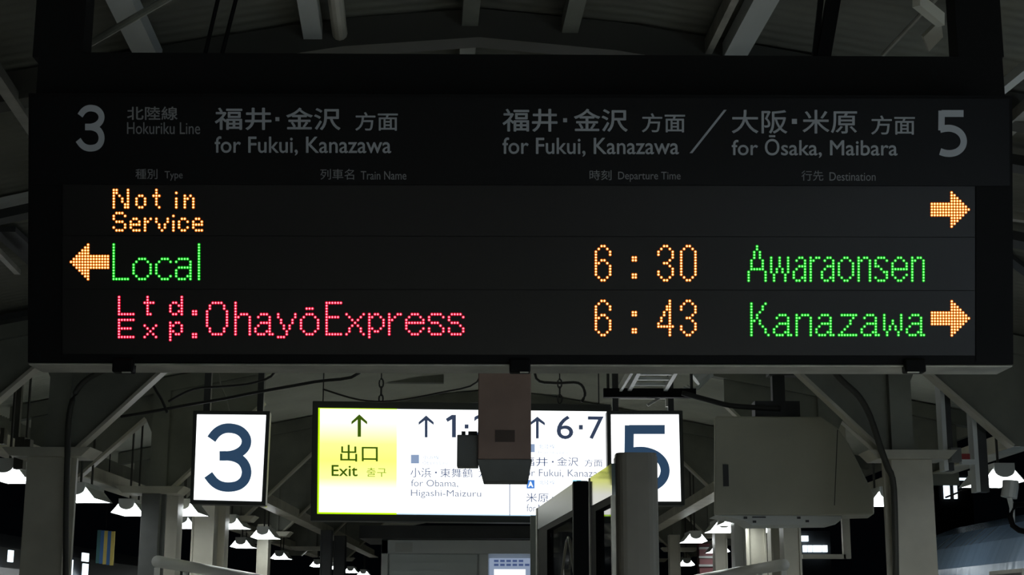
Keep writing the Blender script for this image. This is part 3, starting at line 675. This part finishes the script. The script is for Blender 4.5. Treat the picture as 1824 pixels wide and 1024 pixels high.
m = MB(); pbox(m, 814, 774, 852, 831, YH + 0.03, 0.1); m.build('side_box', M['greybox'], hb, 0.004)
for x0, x1 in ((822, 829), (834, 850)): pbox(MB(), x0, 768, x1, 774, YH + 0.05, 0.04).build('connector', M['dark'], hb)
m = MB(); m.tube([(a.x + 0.1, YH + 0.1, 3.05), (a.x + 0.1, YH + 0.1, zroof(a.x + 0.1) - 0.01)], 0.03, 10); m.build('hanger_pipe', M['dark'], hb)

# ---------------------------------------------------------------- ivory cabinet hanging at the right
YC = 11.2
cp = [(1272, 745), (1277, 741), (1462, 742), (1492, 762), (1512, 790), (1557, 882), (1557, 916), (1480, 918), (1272, 917)]
cb = thing('hanging_cabinet', 'big ivory rounded cabinet hanging from the roof right of the 5 sign', 'cabinet', U(1400, 930, YC))
MB().prism([U(x, y, YC) for x, y in cp], (0.068, 0.45, 0)).build('body', M['cabinet'], cb, 0.012)
m = MB(); q = [U(x, y, YC + 0.01) for x, y in ((1275, 917), (1500, 918), (1497, 927), (1488, 934), (1340, 936), (1322, 926))]
m.prism(q, (0, 0.4, 0)); m.build('under_tray', M['plastic'], cb, 0.006)
m = MB(); pbox(m, 1288, 827, 1298, 866, YC - 0.006, 0.008); m.build('handle', M['dark'], cb)
slabp = upright(1400, 830, YC, 0)
m = MB(); poly(m, slabp, [(1491, 765), (1492.6, 766), (1487, 900), (1485.5, 900)], 0.002); m.build('door_joint', M['conduit'], cb)
for px, py in ((1328, 922), (1344, 929), (1423, 922), (1438, 928)):
    a = U(px, py, YC); MB().box(a + Vector((-0.012, -0.004, -0.008)), a + Vector((0.012, 0.02, 0.008))).build('fastener', M['dark'], cb)
a, b = U(1340, 921, YC), U(1364, 921, YC); MB().box(a + Vector((0, -0.003, -0.004)), b + Vector((0, 0.02, 0.004))).build('slot', M['dark'], cb)
m = MB(); pbox(m, 1345, 714, 1425, 741, YC + 0.15, 0.15); pbox(m, 1376, 668, 1398, 715, YC + 0.18, 0.08); pbox(m, 1370, 655, 1440, 668, YC + 0.15, 0.14)
a = U(1387, 655, YC + 0.2); m.box((a.x - 0.04, YC + 0.18, a.z), (a.x + 0.04, YC + 0.26, zroof(a.x) - 0.01))
m.build('hanger_bracket', M['dark'], cb)

# metal frame with a lit strip of far windows behind it
YF = 15.5
a, b = U(1503, 995, YF), U(1513, 918, YF)
m = MB().box((a.x, YF, a.z), (b.x, YF + 0.06, zroof(b.x) - 0.005)); pbox(m, 1430, 987, 1507, 995, YF, 0.06)
tag(m.build('support_bracket', M['cream']), 'thin grey cornered bracket hanging right below the ivory cabinet', 'bracket')

# ---------------------------------------------------------------- glazed windbreak beside the platform edge
def vpl(px, py, Z): return UZ(px, py, Z)
ZW = 2.24; WROT = -1.4
wa, wb = UZ(1135, 806, ZW), UZ(957, 905, ZW)
wd = (wb - wa); wd.z = 0; wl = wd.length; wd.normalize(); wn = Vector((wd.y, -wd.x, 0))
if wn.x > 0: wn = -wn
wn = Matrix.Rotation(R(WROT), 3, 'Z') @ wn
wsr = thing('windbreak', 'dark framed glass windbreak screen running back from the big round grey post', 'windbreak', (wa.x, wa.y, 0))
yw = wa.y
a, b = U(1098, 900, yw), U(1175, 900, yw); pw = b.x - a.x; pcx = (a.x + b.x) / 2
m = MB(); nn = 28
prof = []
for k in range(nn):
    t = 2 * math.pi * k / nn
    sx = math.copysign(abs(math.cos(t)) ** 0.45, math.cos(t)); sy = math.copysign(abs(math.sin(t)) ** 0.45, math.sin(t))
    prof.append((pcx + sx * pw / 2, yw + 0.09 + sy * 0.085))
m.prism([(x, y, 0) for x, y in prof], (0, 0, ZW - 0.012))
m.prism([(pcx + (x - pcx) * 0.96, yw + 0.09 + (y - yw - 0.09) * 0.96, ZW - 0.012) for x, y in prof], (0, 0, 0.014))
m.build('post', M['post'], wsr)['label'] = 'thick rounded grey front post'
def wside(px):                        # point on the glazing plane (side facing the viewer) under photo column px
    n = wn; base = Vector((a.x - 0.004, yw, 0)); d = ray(px, 900)
    s = (base - EYE).dot(n) / d.dot(n); p = EYE + d * s
    return Vector((p.x, p.y, 0))
def wtop(px, py): 
    base = wside(px); d = ray(px, py); dd = math.hypot(base.x, base.y) / math.hypot(d.x, d.y); return EYE.z + d.z * dd
def wpanel(m, x0, x1, z0, z1, th, off=0.0, mi=0):
    p, q = wside(x0) + wn * off, wside(x1) + wn * off
    z0 = z0 if isinstance(z0, tuple) else (z0, z0); z1 = z1 if isinstance(z1, tuple) else (z1, z1)
    m.prism([(p.x, p.y, z0[0]), (q.x, q.y, z0[1]), (q.x, q.y, z1[1]), (p.x, p.y, z1[0])], -wn * th, mi)
zA = ZW - 0.03
M['mirror'] = mat('glossy enamelled rail', (96, 112, 112), 0.06, 0.0, spec=0.6)
M['satin'] = mat('satin blue grey rail', (120, 142, 150), 0.3, 0.0, spec=0.5)
def bay(xn, xf, railmat, lab, zt):
    zr = 0.125
    m = MB(); wpanel(m, xn, xf, zt - zr, zt, 0.05, 0.006); m.build('top_rail', M[railmat], wsr)['label'] = lab
    m = MB(); wpanel(m, xn, xn - (xn - xf) * 0.04, 0, zt - zr, 0.05, 0.008); m.build('mullion', M['alu'], wsr)
    m = MB(); wpanel(m, xf + (xn - xf) * 0.03, xf, 0, zt, 0.05, 0.009); m.build('mullion', M['alu'], wsr)
    m = MB(); wpanel(m, xn - (xn - xf) * 0.05, xf + (xn - xf) * 0.25, zt - zr - 0.03, zt - zr, 0.04, 0.003)
    wpanel(m, xf + (xn - xf) * 0.25, xf + (xn - xf) * 0.05, 0, zt - zr, 0.04, 0.003); m.build('gasket', M['black'], wsr)
    m = MB(); wpanel(m, xn - (xn - xf) * 0.05, xf + (xn - xf) * 0.25, 0, zt - zr - 0.03, 0.012, -0.015); m.build('glass_pane', M['glass'], wsr)
bay(1093, 1052, 'mirror', 'polished rail glinting yellow green', wtop(1052, 852))
m = MB(); p = wside(1041); MB().box((p.x - 0.05, p.y, 0), (p.x + 0.02, p.y + 0.1, wtop(1041, 857))).build('post', M['black'], wsr)['label'] = 'black middle post'
bay(1030, 957, 'satin', 'polished rail glinting pale blue', wtop(957, 906))
m = MB(); p = wside(951); m.box((p.x - 0.02, p.y, 0), (p.x + 0.03, p.y + 0.1, wtop(951, 918))); m.build('post', M['creamd'], wsr)
# strap loop seen through the glass
def gl(px, py):
    p = wside(px) + wn * 0.02; d = ray(px, py); return EYE + d * (p.y / d.y)
st_ = thing('hanging_strap', 'pale triangular strap loop with a round metal buckle hanging on the windbreak glass', 'strap', gl(1010, 1030))
MB().bar(gl(1000, 1030), gl(1009, 964), 0.012, 0.008).build('strap', M['cream'], st_); MB().bar(gl(1014, 960), gl(1024, 1030), 0.012, 0.008).build('strap', M['cream'], st_)
MB().tube([gl(1009, 964), gl(1012, 957), gl(1014, 960)], 0.006).build('hook', M['plastic'], st_)
a_ = gl(1015, 1024); MB().tube([a_, a_ + wn * 0.03], 0.028, 16).build('buckle', M['alu'], st_)

# ---------------------------------------------------------------- kiosk at the platform end
YK = 23.0
ks = thing('kiosk', 'grey kiosk with a slatted shutter and a lit notice under the exit sign', 'kiosk', U(815, 1024, YK))
m = MB(); a, b = U(680, 962, YK), U(1000, 962, YK)
m.box((a.x, YK, 0), (a.x + 0.09, YK + 1.6, a.z)); m.box((a.x, YK + 0.1, 0), (b.x, YK + 1.6, a.z)); pbox(m, 680, 962, 1000, 986, YK, 0.12); m.build('wall', M['steelp'], ks)
m = MB(); pbox(m, 640, 936, 1000, 959, YK - 0.3, 2.0); m.build('canopy', M['dark'], ks)
m = MB(); a, b = U(694, 987, YK + 0.06), U(850, 987, YK + 0.06)
z = a.z
while z > 0.4:
    m.box((a.x, YK + 0.06, z - 0.11), (b.x, YK + 0.09, z)); m.box((a.x, YK + 0.05, z - 0.125), (b.x, YK + 0.08, z - 0.11)); z -= 0.125
m.build('shutter', M['shutter'], ks)
a, b = U(854, 987, YK), U(870, 987, YK); MB().box((a.x, YK, 0), (b.x, YK + 0.12, a.z)).build('pillar', M['steelp'], ks)
m = MB(); pbox(m, 704, 966, 735, 983, YK - 0.006, 0.008); m.build('label_plate', M['plastic'], ks)
kp = upright(900, 1000, YK, 0); a, b = U(872, 994, YK), U(946, 994, YK)
MB().box((a.x, YK - 0.005, 1.2), (b.x, YK + 0.1, a.z)).build('notice_board', M['poster'], ks)
m = MB()
for y, n in ((997, 5), (1004, 6)):
    for k in range(n): rect(m, kp, 880 + k * 11, y, 888 + k * 11, y + 4, 0.008)
m.build('notice_print', M['ink2'], ks)
MB().box(U(880, 1030, YK) + Vector((0, -0.011, -0.3)), U(936, 1014, YK) + Vector((0, -0.006, 0))).build('notice_sheet', M['white'], ks)

# ---------------------------------------------------------------- stair rails between the columns
def guard(label, px0, py0, px1, py1, Z):
    a, b = UZ(px0, py0, Z), UZ(px1, py1, Z)
    t = thing('guard_rail', label, 'guard rail', (a.x, a.y, 0), 'white guard rails along the stairs')
    h = 0.10
    d = b - a; n = 3
    MB().tube([a - Vector((0, 0, h / 2)), b - Vector((0, 0, h / 2))], h / 2, 14).build('top_rail', M['rail'], t, smooth=True)
    MB().bar(a - Vector((0, 0, 0.27)), b - Vector((0, 0, 0.27)), 0.03, 0.04).build('lower_rail', M['rail'], t)
    for k in range(6):
        p = a + d * (k / 5); MB().box((p.x - 0.02, p.y - 0.02, 0), (p.x + 0.02, p.y + 0.02, Z - h)).build('rail_post', M['rail'], t)
    MB().bar(a - Vector((0, 0, 0.75)), b - Vector((0, 0, 0.75)), 0.02, 0.8).build('infill_panel', M['creamd'], t)
guard('white stair guard rail at the lower left, under the big 3 sign', 281, 989, 470, 1024, 2.10)
guard('white stair guard rail at the lower right, under the ivory cabinet', 1396, 995, 1236, 1024, 2.10)

# ---------------------------------------------------------------- cable tray with ladder rungs above the 5 sign
YT = 11.6
ct = thing('cable_ladder', 'pale ladder-like cable tray hanging just above the 5 sign', 'cable tray', U(1150, 700, YT))
def tp(px, py): return UZ(px, py, 3.34)
m = MB(); m.bar(tp(1120, 693), tp(1143, 650), 0.03, 0.05); m.bar(tp(1104, 693), tp(1130, 650), 0.02, 0.06); m.build('side_rail', M['plastic'], ct)
MB().bar(tp(1184, 693), tp(1208, 652), 0.03, 0.05).build('side_rail', M['plastic'], ct)
for py, x0, x1 in ((684.5, 1127, 1187), (674.5, 1134, 1194), (665.5, 1139, 1201)):
    MB().bar(tp(x0, py), tp(x1, py), 0.04, 0.02).build('rung', M['plastic'], ct)
a = U(1075, 698, YT); b = U(1240, 698, YT)
MB().box((a.x, YT, a.z - 0.04), (b.x, YT + 0.06, a.z + 0.03)).build('support_bar', M['black'], ct)
m = MB(); m.bar(U(1153, 722, YT + 0.1), U(1188, 700, YT + 0.1), 0.02, 0.02); pbox(m, 1104, 705, 1190, 710, YT + 0.2, 0.03); pbox(m, 1186, 704, 1190, 724, YT + 0.2, 0.03)
m.build('brace', M['alu'], ct)
m = MB()
for px in (1083, 1232):
    p = U(px, 698, YT + 0.03); m.tube([p, Vector((p.x, p.y, zroof(p.x) - 0.02))], 0.012, 6)
m.build('hanger_rod', M['dark'], ct)
lt = thing('round_lamp', 'white tube lamp with looping cables right of the ladder tray', 'lamp', U(1255, 680, 11.8))
m = MB(); m.tube([U(1238, 676, 11.8), U(1262, 658, 11.8)], 0.065, 14); m.build('shade', M['plastic'], lt)
m = MB()
for k in range(3): m.tube([U(1212 + 6 * k, 692 - 3 * k, 11.7), U(1232, 696 - 2 * k, 11.7), U(1244, 694 - 3 * k, 11.7), U(1262, 676 - 3 * k, 11.7), U(1270, 655, 11.7)], 0.006, 6)
m.build('cable', M['plastic'], lt)

# ---------------------------------------------------------------- conduits, cables and small fittings
def pipe(name, label, cat, pts, Y, r, mk, group=None, up=False):
    ps = [U(x, y, Y) for x, y in pts]
    out = []
    if up: ps += [Vector((ps[-1].x, ps[-1].y, (ps[-1].z + zroof(ps[-1].x)) / 2)), Vector((ps[-1].x, ps[-1].y, zroof(ps[-1].x) - 0.004))]
    for i in range(len(ps) - 1):
        for k in range(4):
            t = k / 4; p0 = ps[max(i - 1, 0)]; p1, p2 = ps[i], ps[i + 1]; p3_ = ps[min(i + 2, len(ps) - 1)]
            out.append(0.5 * ((2 * p1) + (p2 - p0) * t + (2 * p0 - 5 * p1 + 4 * p2 - p3_) * t * t + (3 * p1 - p0 - 3 * p2 + p3_) * t ** 3))
    out.append(ps[-1])
    return tag(MB().tube(out, r, 8).build(name, M[mk], smooth=True), label, cat, group)
pipe('conduit', 'dark conduit curving up the dark left column to the roof', 'conduit', [(117, 1040), (118, 900), (120, 820), (123, 740), (140, 690), (175, 664), (215, 655)], 10.22, 0.02, 'conduit')
pipe('conduit', 'dark conduit curving down the right column behind the cabinet', 'conduit', [(1480, 655), (1500, 678), (1530, 706), (1550, 742), (1566, 790), (1580, 830), (1592, 870), (1596, 1040)], 10.2, 0.022, 'conduit')
pipe('cable', 'long dark cable sagging under the roof left above the 3 sign', 'cable', [(215, 742), (270, 733), (330, 722), (400, 710), (460, 698), (560, 680), (640, 664)], 11.6, 0.012, 'cable', 'loose cables under the roof', True)
pipe('cable', 'thin cable branching upward left above the 3 sign', 'cable', [(300, 715), (345, 693), (400, 688), (450, 682), (490, 662)], 11.5, 0.009, 'cable', 'loose cables under the roof', True)
pipe('cable', 'short hanging cable at the left knee brace', 'cable', [(298, 735), (288, 712), (275, 690), (266, 668)], 11.4, 0.010, 'cable', 'loose cables under the roof', True)
pipe('cable', 'cable running slanting down right over the exit sign', 'cable', [(575, 693), (640, 712), (700, 714), (780, 700), (850, 680)], 13.2, 0.008, 'cable', 'loose cables under the roof', True)
pipe('cable', 'cable looping beside the second exit sign chain', 'cable', [(1036, 716), (1042, 700), (1030, 682), (990, 682), (955, 674)], 13.2, 0.012, 'cable', 'loose cables under the roof', True)
pipe('cable', 'dark cable bundle right of the 5 sign', 'cable', [(1215, 700), (1260, 712), (1300, 722), (1350, 726), (1390, 728)], 11.3, 0.02, 'cable', 'loose cables under the roof')
m = MB(); pbox(m, 640, 660, 790, 681, 16.0, 0.1)
tag(m.build('cable_duct', M['creamd']), 'grey horizontal cable duct above the left exit sign chain', 'cable duct')
t = thing('drain_pipe', 'dark vertical pipe with a junction box at the far left', 'pipe', U(33, 800, 10.8))
m = MB(); pbox(m, 27, 680, 36, 780, 10.8, 0.04); m.build('pipe', M['conduit'], t)
for q in ((25, 778, 42, 835), (44, 782, 53, 815), (0, 762, 7, 790)): pbox(MB(), *q, 10.75, 0.08).build('junction_box', M['conduit'], t)
for x0, x1, y1, lb in ((1681, 1700, 838, 'grey channel post hanging right of the right column'), (1738, 1763, 876, 'broader grey channel post hanging beside the large right lamp')):
    a, b = U(x0, y1, 10.6), U(x1, y1, 10.6)
    t = thing('hanging_channel', lb, 'hanging post', ((a.x + b.x) / 2, 10.6, a.z), 'steel channels hanging at the right')
    zt = zbeam(a.x) + 0.1
    MB().box((a.x + 0.03, 10.6, a.z), (b.x, 10.68, zt)).build('web', M['dark'], t)
    MB().box((a.x, 10.58, a.z), (a.x + 0.03, 10.7, zt - (0.0 if x0 < 1700 else 0.35))).build('flange', M['steelp'], t)
t = thing('switch_box', 'small grey switch box between the hanging channels at the right', 'box', U(1710, 822, 10.55))
m = MB(); pbox(m, 1694, 797, 1713, 822, 10.5, 0.08); m.build('case', M['greybox'], t, 0.003)
m = MB(); pbox(m, 1713, 808, 1728, 818, 10.52, 0.06); m.build('indicator', M['red'], t)
m = MB(); pbox(m, 1713, 818, 1740, 826, 10.52, 0.06); m.build('bracket', M['steelp'], t)
# camera on a stem at the far right
t = thing('platform_camera', 'white camera on a stem with a black cable loop at the right edge', 'camera', U(1800, 890, 10.4))
m = MB(); m.tube([U(1800, 856, 10.4), U(1800, 866, 10.4), U(1797, 886, 10.4)], 0.055, 14); m.build('body', M['plastic'], t)
m = MB(); m.tube([U(1798, 886, 10.4), U(1803, 905, 10.4), U(1803, 935, 10.4)], 0.018, 10); m.build('stem', M['plastic'], t)
m = MB(); m.tube([U(1828, 898, 10.38), U(1808, 900, 10.38), U(1799, 918, 10.38), U(1804, 936, 10.38), U(1815, 944, 10.38), U(1832, 948, 10.38)], 0.02, 8); m.build('cable_loop', M['black'], t)
# lit window frame behind the channels
t = thing('lit_window', 'small bright window with a dark bar seen behind the hanging channels', 'window', U(1695, 890, 26))
for q in ((1682, 862, 1692, 888), (1700, 856, 1705, 888), (1704, 851, 1728, 855)): pbox(MB(), *q, 26, 0.05).build('pane', M['window'], t)
a, b = U(1675, 900, 26), U(1732, 845, 26); MB().box((a.x, 26.05, -1.1), (b.x, 26.4, b.z)).build('wall', M['black'], t)
m = MB(); m.bar(U(1684, 886, 25.9), U(1730, 868, 25.9), 0.03, 0.03); m.build('bar', M['alu'], t)

# ---------------------------------------------------------------- trains and far things along the tracks
def train(name, label, side, x, ya, yb, zt, mk):
    t = thing(name, label, 'train', (x, ya, -1.1))
    s = side
    prof = [(x, -0.9), (x - 0.02 * s, 0.3), (x, 1.75), (x + 0.05 * s, 2.05), (x + 0.14 * s, 2.25), (x + 0.32 * s, 2.40), (x + 0.65 * s, zt), (x + 2.4 * s, zt + 0.06), (x + 2.8 * s, 2.3), (x + 2.8 * s, -0.9)]
    MB().prism([(px, ya, pz) for px, pz in prof], (0, yb - ya, 0)).build('body', M[mk], t, smooth=False)
    return t
rt = train('train_car', 'blue grey glossy train car standing at the right platform edge', 1, 4.05, 6.5, 15.8, 2.52, 'train')
for k in range(4):
    y = 7.7 + 2.1 * k
    MB().box((4.035, y, 1.1), (4.06, y + 0.76, 1.955)).build('window', M['traind'], rt)
    m = MB().box((4.03, y - 0.03, 1.955), (4.06, y + 0.79, 1.985)); m.box((4.03, y - 0.03, 1.1), (4.06, y, 1.955)); m.box((4.03, y + 0.76, 1.1), (4.06, y + 0.79, 1.955))
    m.build('window_frame', M['alu'], rt)
rb = train('train_car', 'unseen lit train car beside the viewer, added for the haze on the board', 1, 4.05, -16.0, 6.2, 2.52, 'train')  # lit car added out of view, to put haze on the board
for k in range(14):
    MB().box((4.03, -15.4 + 1.5 * k, 1.0), (4.07, -14.2 + 1.5 * k, 1.95)).build('window', M['window'], rb)
lt_ = train('train_car', 'dark train car at the left platform edge with lit windows', -1, -4.6, 9.0, 30.0, 2.2, 'traind')
for x0, x1, y0, y1 in ((113, 131, 996, 1030), (149, 159, 985, 1000), (150, 158, 1004, 1030), (18, 25, 980, 1001)):
    d = ray((x0 + x1) / 2, y0); s0 = -4.585 / d.x; Ya = EYE.y + d.y * s0
    d0, d1 = ray(x0, y0), ray(x1, y0); ya_, yb_ = d0.y * (-4.585 / d0.x), d1.y * (-4.585 / d1.x)
    za_ = EYE.z + d.z * s0; dd = ray((x0 + x1) / 2, y1); zb_ = EYE.z + dd.z * (-4.585 / dd.x)
    MB().box((-4.605, ya_, zb_), (-4.585, yb_, za_)).build('lit_window', M['window'], lt_)
# striped banner and red poster
t = thing('striped_banner', 'small blue and yellow striped banner hanging between the left columns', 'banner', U(188, 1000, 16.5))
for k, mk in enumerate(('teal', 'blue', 'sand', 'blue', 'sand')):
    if k == 2: a = U(188, 944, 16.5); MB().tube([a + Vector((0, 0.01, 0)), Vector((a.x, a.y + 0.01, zroof(a.x)))], 0.006, 6).build('cord', M['black'], t)
    m = MB(); pbox(m, 172 + 6.2 * k, 944 + k * 0.6, 178.2 + 6.2 * k, 1003 + k, 16.5, 0.02); m.build('stripe', M[mk], t)
t = thing('red_pennant', 'narrow red and white pennant just right of the dark left column', 'banner', U(121, 990, 13.5))
for q in ((117, 930, 126, 965), (118, 980, 126, 994)): pbox(MB(), *q, 13.5, 0.02).build('cloth', M['red'], t)
a = U(121, 930, 13.5); MB().tube([a + Vector((0, 0.01, 0)), Vector((a.x, a.y + 0.01, zroof(a.x)))], 0.006, 6).build('cord', M['black'], t)
m = MB(); pbox(m, 118, 965, 124, 980, 13.5, 0.02); m.build('band', M['plastic'], t)
# shelves with red boards at the right
t = thing('red_rack', 'dim red and white striped rack between the far right columns', 'rack', U(1258, 1024, 24))
m = MB(); pbox(m, 1246, 968, 1276, 1030, 24, 0.3); m.build('board', M['redd'], t)
for y in (974, 990, 1005): pbox(MB(), 1245, y, 1277, y + 4, 23.97, 0.03).build('shelf', M['greybox'], t)
# bright far windows under the ivory cabinet
t = thing('far_window_row', 'row of four small bright far windows under the right of the cabinet', 'windows', U(1455, 983, 40))
for x0, x1 in ((1431, 1438), (1440, 1447), (1449, 1464), (1466, 1474)):
    m = MB(); pbox(m, x0, 971, x1, 983, 40, 0.1); m.build('pane', M['window'], t)
m = MB(); pbox(m, 1428, 954, 1440, 964, 40, 0.1); m.build('pane', M['window'], t)
m = MB(); m.box(U(1425, 1000, 40) + Vector((0, 0.12, -1)), U(1480, 945, 40) + Vector((0, 0.3, 0))); m.build('wall', M['dark'], t)
